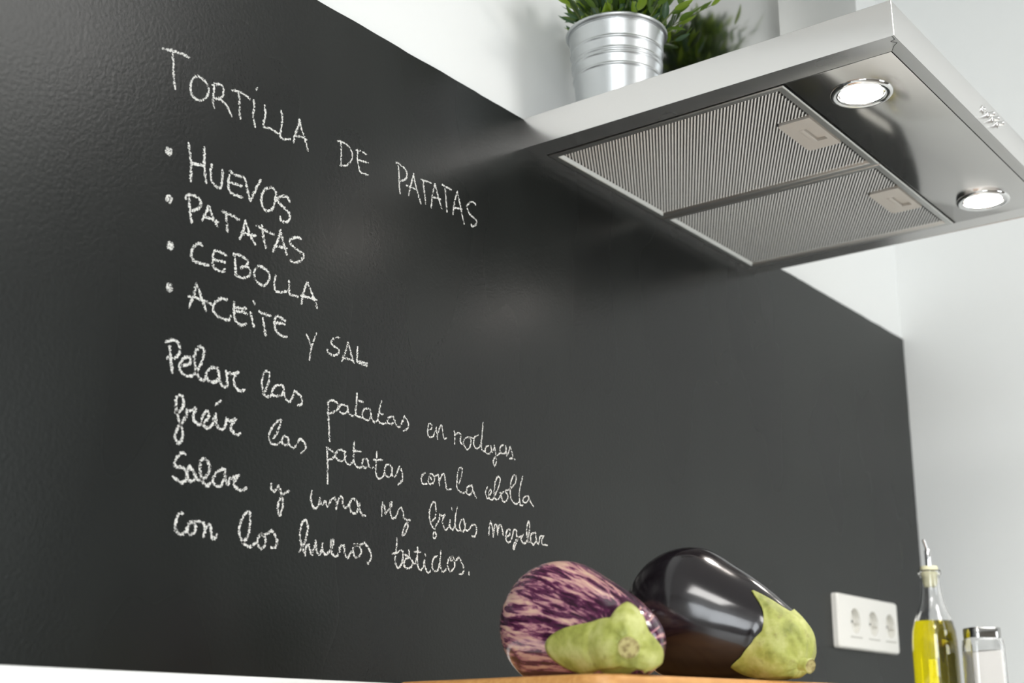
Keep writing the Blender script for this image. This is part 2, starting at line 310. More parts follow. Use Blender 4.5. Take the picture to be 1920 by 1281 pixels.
 ('Salar', 'cursive chalk word starting the third instruction line', 3.1, [[-4881,11372,-4908,11380,-4949,11349,-4986,11293,-4976,11249,-4915,11250,-4858,11230,-4848,11182,-4868,11135,-4916,11123,-4993,11160],[-4819,11280,-4841,11242,-4842,11183,-4808,11149,-4765,11160,-4736,11189],[-4825,11279,-4792,11250,-4736,11184,-4704,11174,-4631,11214,-4598,11279,-4609,11328,-4663,11365,-4705,11338,-4705,11263,-4679,11177,-4624,11133,-4582,11161],[-4426,11306,-4471,11299,-4520,11261,-4554,11206,-4537,11158,-4472,11152,-4425,11215],[-4422,11306,-4413,11226,-4383,11175,-4367,11233],[-4367,11233,-4323,11250,-4259,11280],[-4259,11280,-4307,11222,-4304,11181,-4248,11149,-4202,11155,-4164,11181]]),
 ('y', 'single cursive chalk letter after Salar', 2.7, [[-3860,11261,-3864,11213,-3821,11193,-3775,11252,-3752,11219,-3728,11180],[-3638,11224,-3713,11177,-3759,11113,-3767,11038,-3736,10985,-3711,11046,-3709,11119,-3728,11180]]),
 ('una', 'cursive chalk word in the middle of the third instruction line', 2.5, [[-3340,11266,-3351,11200,-3332,11138,-3286,11106,-3243,11149,-3232,11216],[-3232,11216,-3214,11164,-3183,11157,-3163,11193,-3122,11149,-3080,11215,-3028,11249],[-3028,11249,-3010,11202,-3006,11137],[-3005,11170,-2959,11264,-2927,11257,-2916,11193,-2875,11165,-2830,11204],[-2738,11261,-2801,11258,-2821,11183,-2779,11128,-2724,11140,-2703,11199,-2738,11261],[-2680,11235,-2678,11180,-2643,11128,-2594,11123]]),
 ('vez', 'short cursive chalk word with a looped tail', 2.3, [[-2352,11289,-2361,11231,-2357,11153],[-2361,11242,-2321,11259,-2309,11182,-2269,11221,-2221,11261],[-2269,11221,-2221,11261,-2215,11313,-2239,11292,-2226,11192,-2191,11146,-2134,11181,-2111,11241,-2069,11275],[-2069,11275,-2033,11228,-2032,11183,-1997,11164,-1928,11161],[-1962,11151,-2011,11083,-2042,11000,-2000,11016,-1960,11089,-1971,11150]]),
 ('fritas', 'cursive chalk word with tall first letter', 2.3, [[-1586,11192,-1534,11233,-1524,11328,-1538,11397,-1592,11378,-1625,11292,-1613,11188,-1548,11109,-1505,11049,-1536,11017,-1560,11049,-1522,11141,-1461,11230],[-1461,11230,-1462,11277,-1426,11270,-1371,11286],[-1371,11286,-1407,11237,-1405,11178,-1358,11131,-1313,11166,-1287,11240],[-1287,11240,-1285,11169,-1238,11145,-1202,11191],[-1263,11374,-1257,11351],[-1170,11392,-1196,11299,-1202,11191,-1164,11148,-1117,11153],[-1063,11280,-1110,11250,-1127,11188,-1089,11145,-1042,11162,-1024,11236],[-1054,11275,-1023,11176,-975,11170,-919,11231],[-919,11231,-861,11244,-831,11193,-859,11117,-911,11117]]),
 ('mezclar', 'cramped cursive chalk word ending the third instruction line', 2.4, [[-619,11163,-607,11250,-588,11314],[-588,11314,-553,11244,-536,11148],[-536,11172,-507,11286,-467,11267,-460,11181],[-460,11205,-427,11290,-386,11276,-355,11187],[-304,11174,-242,11206,-233,11263,-284,11251,-310,11173,-273,11113,-211,11147,-160,11265,-108,11265,-108,11209,-66,11188],[-76,11200,-128,11106,-159,11047,-173,11076,-118,11157,-24,11218],[18,11236,-24,11180,18,11141,82,11167,135,11300,135,11383,103,11385,82,11281,103,11182,146,11161],[232,11286,167,11253,167,11176,221,11144,264,11200],[253,11288,275,11188,318,11167,340,11260],[340,11260,417,11268],[417,11268,373,11212,394,11163,482,11166]]),
 ('con', 'cursive chalk word starting the last instruction line', 3.1, [[-4862,10858,-4903,10843,-4931,10772,-4921,10706,-4876,10678,-4829,10698,-4802,10739],[-4746,10804,-4782,10785,-4795,10730,-4767,10690,-4726,10710,-4711,10760,-4734,10801,-4679,10812],[-4679,10817,-4627,10799,-4611,10752,-4618,10688],[-4614,10713,-4582,10785,-4551,10798,-4533,10732,-4509,10671,-4468,10720]]),
 ('los', 'cursive chalk word before huevos', 2.8, [[-4172,10683,-4111,10750,-4093,10874,-4107,10969,-4134,10970,-4195,10892,-4218,10798,-4195,10721,-4131,10668,-4077,10658,-4013,10701],[-3951,10794,-3989,10744,-3984,10684,-3941,10653,-3903,10692,-3900,10754,-3944,10790,-3964,10777,-3883,10797,-3830,10839],[-3830,10839,-3778,10788,-3756,10739,-3771,10686,-3826,10680]]),
 ('huevos', 'cursive chalk word in the middle of the last line', 2.6, [[-3472,10676,-3412,10756,-3375,10876,-3381,10961,-3419,10979,-3459,10930,-3471,10823,-3439,10732,-3390,10653],[-3399,10674,-3381,10738,-3345,10753,-3327,10692,-3303,10662],[-3303,10662,-3260,10805],[-3260,10805,-3247,10721,-3215,10677,-3173,10729,-3170,10799],[-3170,10799,-3166,10730,-3125,10686,-3067,10729,-3026,10798,-3036,10840,-3055,10827,-3054,10752,-3027,10696,-2973,10686,-2937,10732],[-2937,10732,-2933,10787,-2879,10803],[-2879,10803,-2868,10729,-2826,10684,-2775,10749],[-2716,10827,-2752,10774,-2734,10721,-2686,10704,-2640,10752,-2659,10816,-2723,10826,-2747,10812,-2668,10826,-2597,10856],[-2597,10856,-2530,10808,-2494,10734,-2531,10659,-2548,10679]]),
 ('batidos.', 'cursive chalk word ending the recipe', 2.3, [[-2124,10956,-2124,10867,-2141,10753,-2121,10677,-2096,10663,-2046,10684,-2024,10765],[-2184,10791,-2118,10811,-2044,10841,-2019,10776,-2039,10707,-2063,10683],[-1934,10853,-1931,10785,-1981,10758,-2004,10699,-1961,10670,-1893,10688,-1869,10735],[-1991,10802,-1914,10776,-1843,10726,-1802,10799],[-1801,10896,-1802,10799,-1791,10709,-1755,10673,-1712,10694,-1688,10776],[-1847,10845,-1752,10852],[-1688,10776,-1677,10708,-1631,10656,-1588,10677],[-1681,10839,-1676,10823],[-1486,10842,-1539,10814,-1567,10742,-1535,10682,-1473,10693,-1448,10765],[-1428,10901,-1440,10801,-1429,10732,-1391,10684,-1338,10718],[-1231,10862,-1304,10826,-1311,10744,-1273,10701,-1210,10742,-1203,10824,-1241,10862,-1276,10817,-1184,10826,-1129,10867],[-1129,10867,-1081,10813,-1042,10746,-1069,10696,-1116,10686],[-957,10724,-951,10695]]),
]
BULLETS = [(-0.5308, 1.407), (-0.5261, 1.3622), (-0.521, 1.3198), (-0.5186, 1.2816)]
# ------------------------------------------------------------------ the room
def struct(o): o['kind'] = 'structure'; return o
YB = 0.004                                    # face of the plastered back wall; the board paint panel fills 0..YB
struct(box('floor', XL - .15, 3.15, YF - .15, YB + .15, -0.10, 0.0, M_FLOOR))
struct(box('ceiling', XL - .15, 3.15, YF - .15, YB + .15, ZC, ZC + .10, M_CEIL))
struct(box('wall_back', XL - .15, XR + .15, YB, YB + .15, 0.0, ZC, M_WALL))
struct(box('wall_right', XR, XR + .15, -1.75, YB, 0.0, ZC, M_WALL))
XR2 = 3.0  # room widened past the right wall to darken the blackboard's reflections
struct(box('added_dark_wall_right', XR2, XR2 + .15, YF - .15, -1.60, 0.0, ZC, M_TAUPE))  # added unseen wall, a dark backdrop for the blackboard to reflect
struct(box('added_dark_wall_return', XR + .15, XR2, -1.75, -1.60, 0.0, ZC, M_TAUPE))  # added unseen wall closing the widened, darker part

def wall_with_hole(name, along, a0, a1, p0, p1, h0, h1, z0, z1, mat=None):
    bm = bmesh.new()
    for A0, A1, Z0, Z1 in ((a0, h0, 0, ZC), (h1, a1, 0, ZC), (h0, h1, 0, z0), (h0, h1, z1, ZC)):
        if along == 'y': add_box(bm, p0, p1, A0, A1, Z0, Z1)
        else: add_box(bm, A0, A1, p0, p1, Z0, Z1)
    return struct(obj(name, bm, mat or M_WALL))

def window(name, along, p0, p1, h0, h1, z0, z1):
    bm = bmesh.new(); f = .05; mid = (h0 + h1) / 2; pm = (p0 + p1) / 2
    bars = [(h0, h0 + f, z0, z1), (h1 - f, h1, z0, z1), (h0, h1, z0, z0 + f), (h0, h1, z1 - f, z1), (mid - f / 2, mid + f / 2, z0, z1)]
    for A0, A1, Z0, Z1 in bars:
        if along == 'y': add_box(bm, pm - .02, pm + .02, A0, A1, Z0, Z1)
        else: add_box(bm, A0, A1, pm - .02, pm + .02, Z0, Z1)
    return struct(obj(name, bm, M_CAB))
wall_with_hole('wall_left', 'y', YF - .15, YB, XL - .15, XL, -3.1, -1.5, 1.1, 2.45)
window('window_1', 'y', XL - .15, XL, -3.1, -1.5, 1.1, 2.45)
wall_with_hole('wall_front', 'x', XL, XR2, YF - .15, YF, 0.05, 1.05, 1.1, 2.2, M_TAUPE)  # dark colour dims this unseen wall's reflection in the blackboard
window('window_2', 'x', YF - .15, YF, 0.05, 1.05, 1.1, 2.2)

for lx, ly, lab in ((.25, -1.9, 'square white ceiling lamp panel nearer the right wall'), (-1.75, -1.42, 'square white ceiling lamp panel nearer the left window')):
    t = empty('ceiling_lamp', (lx, ly, ZC), lab, 'lamp', group='ceiling lamp panels')
    box('lamp_frame', lx - .38, lx + .38, ly - .38, ly + .38, ZC - .03, ZC, M_CAB, t)
    box('diffuser', lx - .36, lx + .36, ly - .36, ly + .36, ZC - .036, ZC - .03, M_DIFF, t)

# ------------------------------------------------------------------ worktop with upstand, cabinets below
TOP = ZB - 0.70
t = empty('worktop', (-0.3, -0.3, TOP), 'long white kitchen worktop running along the wall under the blackboard', 'worktop')
box('slab', -1.95, XR, -0.61, 0.0, TOP - .03, TOP, M_TOP, t, bev=.003)
box('upstand', -1.95, XR, -0.020, -0.0006, TOP, ZB - 0.6480, M_TOP, t, bev=.002, label='white upstand strip at the back of the worktop')
for i in range(4):
    x0 = -1.93 + i * 0.787
    t = empty('base_cabinet', (x0 + .39, -.3, 0), ['white base cabinet under the far left end of the worktop', 'white base cabinet under the worktop, second from the left end',
              'white base cabinet under the worktop below the cooker hood', 'white base cabinet under the worktop beside the right wall'][i], 'cabinet', group='white base cabinets under the worktop')
    box('carcase', x0, x0 + .785, -.57, -.002, .10, TOP - .03, M_CAB, t)
    box('plinth', x0, x0 + .785, -.52, -.50, 0.0, .10, M_CAB, t)
    for k in range(2):
        d = box('door', x0 + .002 + k * .392, x0 + .390 + k * .392, -.59, -.571, .105, TOP - .035, M_CAB, t, bev=.002)
        box('handle', x0 + .34 + k * .08, x0 + .352 + k * .08, -.62, -.591, .60, .76, M_CHROME, d, bev=.002)

# ------------------------------------------------------------------ blackboard with the chalk recipe
board = empty('chalkboard', (-0.3, 0.0, TOP), 'charcoal blackboard panel covering the wall, with a chalk recipe for tortilla', 'blackboard')
BZ1 = ZB + 0.0400
bm = bmesh.new()
rnd = random.Random(5)
nx = 260; xs = [-1.95 + (XR - .0022 + 1.95) * i / nx for i in range(nx + 1)]
nz = 60; zs = [TOP + (BZ1 - TOP) * i / nz for i in range(nz + 1)]
def edge_wob(v, k): return 0.0009 * mnoise.noise(Vector((v * 22, k, 0))) + 0.0005 * mnoise.noise(Vector((v * 90, k, 3)))
loop = [(x, TOP) for x in xs] + [(xs[-1] + edge_wob(z, 2.0), z) for z in zs[1:-1]] + [(x, BZ1 + edge_wob(x, 7.0)) for x in reversed(xs)] + [(xs[0], z) for z in reversed(zs[1:-1])]
fr = [bm.verts.new((x, 0.0, z)) for x, z in loop]
bk = [bm.verts.new((x, YB, z)) for x, z in loop]
bm.faces.new(fr); bm.faces.new(list(reversed(bk)))
for i in range(len(loop)):
    j = (i + 1) % len(loop)
    bm.faces.new((fr[i], bk[i], bk[j], fr[j]))
obj('panel', bm, M_BOARD, board)

_lay = [0]
def ribbon(bm, uvl, pts, width, r):
    """one chalk stroke: flat band in the plane of the board; pts are (x, z)"""
    P = catmull(pts, 0.0012)
    Q = [P[0]]
    for q in P[1:]:
        if (q - Q[-1]).length > 0.0004: Q.append(q)
    if len(Q) < 2: return
    _lay[0] += 1
    y = -0.00025 - 0.000004 * (_lay[0] % 40)
    d0 = (Q[1] - Q[0]).normalized(); d1 = (Q[-1] - Q[-2]).normalized()
    hw = width / 2
    Q = [Q[0] - d0 * hw * .6] + Q + [Q[-1] + d1 * hw * .6]
    prev = None; s = 0
    seed = r.random() * 100
    for i, q in enumerate(Q):
        d = (Q[min(i + 1, len(Q) - 1)] - Q[max(i - 1, 0)])
        if d.length < 1e-7: continue
        d.normalize(); n = Vector((-d.y, d.x))
        w = hw * (1 + 0.28 * mnoise.noise(Vector((seed + i * .35, 0, 0))))
        off = n * (0.12 * hw * mnoise.noise(Vector((seed + i * .5, 5, 0))))
        e = min(i, len(Q) - 1 - i)
        if e == 0: w *= .5
        elif e == 1: w *= .9
        a = q + off + n * w; b = q + off - n * w
        cur = (bm.verts.new((a.x, y, a.y)), bm.verts.new((b.x, y, b.y)))
        if prev:
            f = bm.faces.new((prev[0], prev[1], cur[1], cur[0]))
            for l, vv in zip(f.loops, (0, 1, 1, 0)): l[uvl].uv = (i * .01, vv)
        prev = cur

rnd = random.Random(11)
for text, desc, wd, strokes in WORDS:
    bm = bmesh.new(); uvl = bm.loops.layers.uv.new('UVMap')
    for s in strokes:
        pts = [(s[i] / 1e4, s[i + 1] / 1e4) for i in range(0, len(s), 2)]
        ribbon(bm, uvl, pts, wd * 0.00128, rnd)
    obj('chalk_word', bm, M_CHALK, board, label='%s, reading %s' % (desc, text))
for (x, z), nm in zip(BULLETS, ('first', 'second', 'third', 'fourth')):
    bm = bmesh.new(); uvl = bm.loops.layers.uv.new('UVMap')
    cv = bm.verts.new((x, -.00024, z)); rg = []
    for k in range(20):
        rr = .0043 * (1 + .22 * mnoise.noise(Vector((k * .6, x * 90, 1))))
        rg.append(bm.verts.new((x + rr * math.cos(k * PI / 10), -.00024, z + rr * math.sin(k * PI / 10))))
    for k in range(20):
        f = bm.faces.new((cv, rg[k], rg[(k + 1) % 20]))
        for l, vv in zip(f.loops, (.5, .80, .80)): l[uvl].uv = (0, vv)
    obj('chalk_bullet', bm, M_CHALK, board, label='chalk dot before the %s ingredient' % nm)

# ------------------------------------------------------------------ cooker hood
HD, HW, HH = 0.4773, 0.600, 0.0403
hood = empty('cooker_hood', (0.3, -.24, ZB), 'stainless steel cooker hood on the wall with two lit lamps and a chimney', 'cooker hood')
OX0, OX1, OY0, OY1 = .033, .567, -.462, -.012
bm = bmesh.new()
def quad(*p): return bm.faces.new([bm.verts.new(v) for v in p])
o0 = [(0, 0), (HW, 0), (HW, -HD), (0, -HD)]
i0 = [(OX0, OY1), (OX1, OY1), (OX1, OY0), (OX0, OY0)]
zt, zb = ZB + HH, ZB
for k in range(4):
    a, b = o0[k], o0[(k + 1) % 4]; c, d = i0[k], i0[(k + 1) % 4]
    quad((a[0], a[1], zb), (b[0], b[1], zb), (b[0], b[1], zt), (a[0], a[1], zt))
    quad((a[0], a[1], zb), (b[0], b[1], zb), (d[0], d[1], zb), (c[0], c[1], zb))
    quad((c[0], c[1], zb), (d[0], d[1], zb), (d[0], d[1], zb + .012), (c[0], c[1], zb + .012))
quad(*[(x, y, zt) for x, y in o0]); quad(*[(x, y, zb + .012) for x, y in i0])
bmesh.ops.remove_doubles(bm, verts=bm.verts, dist=1e-5)
es = [e for e in bm.edges if all((abs(v.co.x) < 1e-4 or abs(v.co.x - HW) < 1e-4 or abs(v.co.y + HD) < 1e-4) and (v.co.z < zb + 1e-4 or v.co.z > zt - 1e-4) for v in e.verts)
      and not all(abs(v.co.y) < 1e-4 for v in e.verts)]
es = [e for e in es if (e.verts[0].co - e.verts[1].co).length < .7 and not (abs((e.verts[0].co - e.verts[1].co).x) > .01 and abs((e.verts[0].co - e.verts[1].co).y) > .01)]
bmesh.ops.bevel(bm, geom=es, offset=.0009, segments=3, profile=.5, affect='EDGES')
can = obj('canopy', bm, M_STEEL, hood, smooth='auto')
can.data.materials.append(M_STEEL_UND)              # the turned-in lower flange is polished
for p in can.data.polygons:
    if p.normal.z < -.95 or (p.center.z < zb + .011 and abs(p.center.x - .3) < .28 and -.470 < p.center.y < -.006): p.material_index = 1
# folded corner seams of the lower flange
bm = bmesh.new()
for sx in (0, 1):
    def cx(v): return v if sx == 0 else HW - v
    pts = [(.0020, -.4745), (.0105, -.4742), (.0125, -.4690), (.0190, -.4735), (.0235, -.4680), (.0325, -.4625)]
    for a, b in zip(pts, pts[1:]):
        A, B = Vector((cx(a[0]), a[1], zb - .0001)), Vector((cx(b[0]), b[1], zb - .0001))
        n = (B - A).normalized().cross(Vector((0, 0, 1))) * .00028
        bm.faces.new([bm.verts.new(v) for v in (A - n, B - n, B + n, A + n)])
obj('seam', bm, M_DARK, hood, kind='stuff')
# dark line where the opening ends
pnl = box('light_panel', .0338, .5662, -.4610, -.3375, zb - .0005, zb + .0060, M_STEEL_UND, hood, bev=.0005)
for k, (lx, ly) in enumerate(((.1055, -.3965), (.505, -.397))):
    lm = bpy.data.objects.new('lamp', None); COL.objects.link(lm); lm.parent = hood
    lm.matrix_parent_inverse = wm(hood).inverted(); lm.location = (lx, ly, zb); lm.empty_display_size = .02
    bm = bmesh.new()
    lathe(bm, [(.0350, -.0004), (.0347, -.0022), (.0335, -.0036), (.0315, -.0042), (.0290, -.0036), (.0272, -.0026), (.0266, -.0032), (.0258, -.0030),
               (.0256, -.0004), (.0256, .004)], lx, ly, zb, 64)
    obj('lamp_ring', bm, M_CHROME, lm, smooth=True, label='polished chrome lamp ring')
    bm = bmesh.new()
    lathe(bm, [(0, -.0030), (.012, -.0028), (.020, -.0022), (.0238, -.0010), (.0243, .0012), (.0243, .003)], lx, ly, zb, 64)
    obj('lamp_glass', bm, M_LAMP, lm, smooth=True, label='glowing white lamp disc')
    for a in (.35, 2.4, 4.5):
        for q in (0, .16):
            bm = bmesh.new()
            p_ = Vector((lx + .0250 * math.cos(a + q), ly + .0250 * math.sin(a + q), zb - .0016))
            bmesh.ops.create_uvsphere(bm, u_segments=8, v_segments=6, radius=.0011, matrix=Matrix.Translation(p_))
            obj('lamp_clip', bm, M_CHROME, lm, smooth=True)
    sl = bpy.data.lights.new('hood_spot', 'SPOT'); sl.energy = 7.0; sl.color = (1.0, .93, .86)
    sl.spot_size = math.radians(110); sl.spot_blend = .8; sl.shadow_soft_size = .022
    so = bpy.data.objects.new('hood_spot', sl); COL.objects.link(so); so.location = (lx, ly, zb - .030)

# filters
def make_filter(x0, x1, y0, y1, latch, lab):
    zf = zb - .0016
    fm = bmesh.new()
    def ring(d, z): return [(x0 + d, y0 + d, z), (x1 - d, y0 + d, z), (x1 - d, y1 - d, z), (x0 + d, y1 - d, z)]
    prof = [(0, zb + .006), (0, zf + .0010), (.0008, zf + .0002), (.0018, zf), (.0085, zf + .0002), (.0095, zf + .0008), (.0125, zf + .0042)]
    R_ = [[fm.verts.new(v) for v in ring(d, z)] for d, z in prof]
    for A, B in zip(R_, R_[1:]):
        for i in range(4):
            j = (i + 1) % 4; fm.faces.new((A[i], A[j], B[j], B[i]))
    f = obj('grease_filter', fm, M_ALU, hood, label=lab)
    for p in f.data.polygons: p.use_smooth = False
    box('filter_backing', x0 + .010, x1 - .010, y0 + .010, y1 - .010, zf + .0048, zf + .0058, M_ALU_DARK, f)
    # expanded metal: one raised strand per cell, staggered rows
    mm = bmesh.new()
    px, py = .0037, .00438
    lx0, lx1, ly0, ly1 = latch
    nxr = int((x1 - x0 - .024) / px); nyr = int((y1 - y0 - .024) / py)
    bx = (x0 + x1) / 2 - nxr * px / 2; by = (y0 + y1) / 2 - nyr * py / 2
    zm = zf + .0036
    for i in range(nxr):
        for j in range(nyr):
            cx_ = bx + (i + .5) * px; cy_ = by + (j + .5 + (.25 if i % 2 else -.25)) * py
            if lx0 - .001 < cx_ < lx1 + .001 and ly0 - .001 < cy_ < ly1 + .001: continue
            sec = []
            for fy, fz, wx in ((-.40, .0010, .15), (-.20, -.0010, .27), (.10, -.0016, .29), (.30, .0004, .20)):
                y_ = cy_ + fy * py; z_ = zm + fz
                sec.append((mm.verts.new((cx_ - wx * px, y_, z_ + .0007)), mm.verts.new((cx_ + wx * px, y_, z_ - .0001))))
            for A, B in zip(sec, sec[1:]):
                mm.faces.new((A[0], A[1], B[1], B[0]))
    bmesh.ops.recalc_face_normals(mm, faces=mm.faces)
    obj('filter_mesh', mm, M_ALU_MESH, f, kind='stuff')
    # latch plate with a finger slot
    lm_ = bmesh.new()
    zl = zf - .0002
    out = round_rect(lx0, lx1, ly0, ly1, .006, 5)
    # square corners on the side against the frame
    out = [(x, y) for x, y in out if y > (ly0 + ly1) / 2] + [(lx0, ly0), (lx1, ly0)]
    sx0, sx1, sy0, sy1 = lx0 + .026, lx0 + .066, ly0 + .007, ly0 + .020
    slot = [(sx0, sy1), (sx0, sy0), (sx1, sy0), (sx1, sy1)]
    vo = [lm_.verts.new((x, y, zl)) for x, y in out]; vi = [lm_.verts.new((x, y, zl)) for x, y in slot]
    eds = [lm_.edges.new((vo[i], vo[(i + 1) % len(vo)])) for i in range(len(vo))] + [lm_.edges.new((vi[i], vi[(i + 1) % 4])) for i in range(4)]
    bmesh.ops.triangle_fill(lm_, use_beauty=True, edges=eds)
    up = [lm_.verts.new((x, y, zl + .0045)) for x, y in out]
    for i in range(len(out)):
        j = (i + 1) % len(out); lm_.faces.new((vo[i], vo[j], up[j], up[i]))
    di = [lm_.verts.new((x, y, zl + .0040)) for x, y in slot]
    for i in range(4):
        j = (i + 1) % 4; lm_.faces.new((vi[i], vi[j], di[j], di[i]))
    lm_.faces.new(di)
    lt = obj('latch', lm_, M_LATCH, f, label='plain grey metal latch plate with a finger slot')
    # pressed tab beside the slot: rides on the latch as one sub-part mesh
    tb = bmesh.new(); add_box(tb, sx0 - .001, sx1 - .001, sy1 - .0004, sy1 + .0060, zl - .0009, zl + .0010, .0008, 2)
    obj('latch_tab', tb, M_LATCH, f, smooth='auto')
    return f
make_filter(.0355, .3040, -.3345, -.0135, (.127, .2145, -.3225, -.2810), 'perforated metal grease filter nearest the left edge of the hood')
make_filter(.3056, .5665, -.3345, -.0135, (.393, .477, -.3225, -.2810), 'perforated metal grease filter on the right half of the hood')

for k, (bx_, ln, rr) in enumerate(((.2752, .0032, .0056), (.2926, .0085, .0046), (.3090, .0085, .0046), (.3258, .0085, .0046))):
    bm = bmesh.new()
    bz = zb + .0208
    lathe(bm, [(rr, 0), (rr, .0012), (rr - .0008, .0018), (.0036, .0018), (.0033, .0010)], bx_, -HD, bz, 28, axis=(0, -1, 0))
    lathe(bm, [(.0030, 0), (.0030, ln), (.0026, ln + .0006), (0, ln + .0006)], bx_, -HD, bz, 24, axis=(0, -1, 0))
    obj('push_button', bm, M_CHROME, hood, smooth='auto', **({'label': 'pressed-in push button, shorter than the other three'} if k == 0 else {}))
CX0, CX1, CY = .173, .428, -.270
bm = bmesh.new(); add_box(bm, CX0, CX1, CY, -.0005, zt, ZC - .001, .0008, 2)
obj('chimney', bm, M_STEEL_CH, hood, smooth='auto', label='brushed steel chimney rising from the hood to the ceiling')

# ------------------------------------------------------------------ potted plant on the hood
PX, PY = 0.061, -0.101
pl = empty('potted_plant', (PX, PY, zt), 'leafy green plant in a ribbed zinc pot standing on top of the cooker hood', 'plant')
PZ = zt + .0005
def pot_r(h): return .0500 + (.0600 - .0500) * h / .106
prof = [(0, 0), (.046, 0), (.0495, .002)]
h = .006
ribs = (.043, .058, .063, .078)
while h < .0995:
    b = sum(.0011 * math.exp(-((h - q) / .0016) ** 2) for q in ribs)
    prof.append((pot_r(h) + b, h)); h += .0006
prof += [(.0600, .0998), (.0592, .1010), (.0592, .1028)]
rim = [(.0592 + .0022 + .0024 * math.cos(a), .1050 + .0026 * math.sin(a)) for a in [(-PI / 2 - .4) + i * (PI + 1.2) / 8 for i in range(9)]]
prof += rim + [(.0578, .1040), (.0560, .087), (.0, .084)]
bm = bmesh.new(); lathe(bm, prof, PX, PY, PZ, 96)
obj('pot', bm, M_ZINC, pl, smooth=True, label='ribbed silver zinc bucket pot with rolled rim')
bm = bmesh.new(); lathe(bm, [(.0562, .087), (.05, .092), (.03, .094), (0, .096)], PX, PY, PZ, 32)
M_SOIL = Mt('dark_potting_soil', (.02, .014, .009, 1), .9).m
obj('soil', bm, M_SOIL, pl)

def leaf_mat(name, c1, c2):
    t = Mt(name, lin(c1), .38)
    n = t.noise(t.coord('Object', (1, 1, .3)), 60, 3)
    t.set('Base Color', t.ramp(n, [(.3, lin(c1)), (.7, lin(c2))]))
    t.b.inputs['Subsurface Weight'].default_value = 0.0
    t.b.inputs['Coat Weight'].default_value = .25; t.b.inputs['Coat Roughness'].default_value = .25
    # light passing through the blade
    tr = t.N.new('ShaderNodeBsdfTranslucent'); tr.inputs[0].default_value = lin(tuple(min(255, v * 1.25) for v in c2))
    mx = t.N.new('ShaderNodeMixShader'); mx.inputs[0].default_value = .35
    out = t.N['Material Output']
    t.L.new(t.b.outputs[0], mx.inputs[1]); t.L.new(tr.outputs[0], mx.inputs[2]); t.L.new(mx.outputs[0], out.inputs[0])
    return t.m
LM = [leaf_mat('leaf_dark_green', (40, 58, 24), (60, 82, 32)), leaf_mat('leaf_mid_green', (62, 90, 26), (94, 122, 36)),
      leaf_mat('leaf_bright_green', (100, 130, 26), (134, 158, 44)), leaf_mat('leaf_bluish_green', (58, 84, 60), (84, 112, 80))]
M_STEM = Mt('green_stem', lin((78, 92, 40)), .5).m
def leaf_mesh(name, L, Wd_, bend, mat):
    me = bpy.data.meshes.new(name); bm = bmesh.new(); n = 9; rows = []
    for i in range(n + 1):
        s = i / n; w = Wd_ * (math.sin(PI * s ** .75) ** .9) * .5 + .0003 * (1 - s)
        z = s * L * (1 - .10 * s); y = bend * L * s * s
        rows.append([bm.verts.new((-w, y + .22 * w, z)), bm.verts.new((-.5 * w, y + .05 * w, z)), bm.verts.new((0, y - .06 * w, z)), bm.verts.new((.5 * w, y + .05 * w, z)), bm.verts.new((w, y + .22 * w, z))])
    for A, B in zip(rows, rows[1:]):
        for k in range(4): bm.faces.new((A[k], A[k + 1], B[k + 1], B[k]))
    bm.to_mesh(me); bm.free(); me.materials.append(mat)
    for p in me.polygons: p.use_smooth = True
    return me
LEAVES = [leaf_mesh('leaf', L, w_, b, LM[m]) for L, w_, b, m in
          ((.030, .0085, .25, 0), (.027, .0080, .10, 1), (.032, .0095, .35, 2), (.024, .0075, -.1, 1), (.028, .0090, .2, 3), (.033, .0075, .15, 0), (.026, .0085, .3, 2), (.030, .007, .1, 1))]
rnd = random.Random(23)
def place_leaf(pos, direction, roll, scale, me):
    o = bpy.data.objects.new('leaf', me); COL.objects.link(o); o.parent = pl
    q = Vector(direction).to_track_quat('Z', 'Y') @ Matrix.Rotation(roll, 3, 'Z').to_quaternion()
    o.matrix_parent_inverse = wm(pl).inverted()
    o.rotation_mode = 'QUATERNION'
    o.location = pos; o.rotation_quaternion = q; o.scale = (scale,) * 3
nleaf = 0
stem_specs = []
for k in range(46):
    a = k * 2.39996 + rnd.uniform(-.2, .2)
    lean = .15 + 1.15 * math.sqrt((k + .5) / 46)
    if math.sin(a) > .3: lean *= .40              # against the wall the stems stay upright
    stem_specs.append((a, lean, rnd.uniform(.040, .095)))
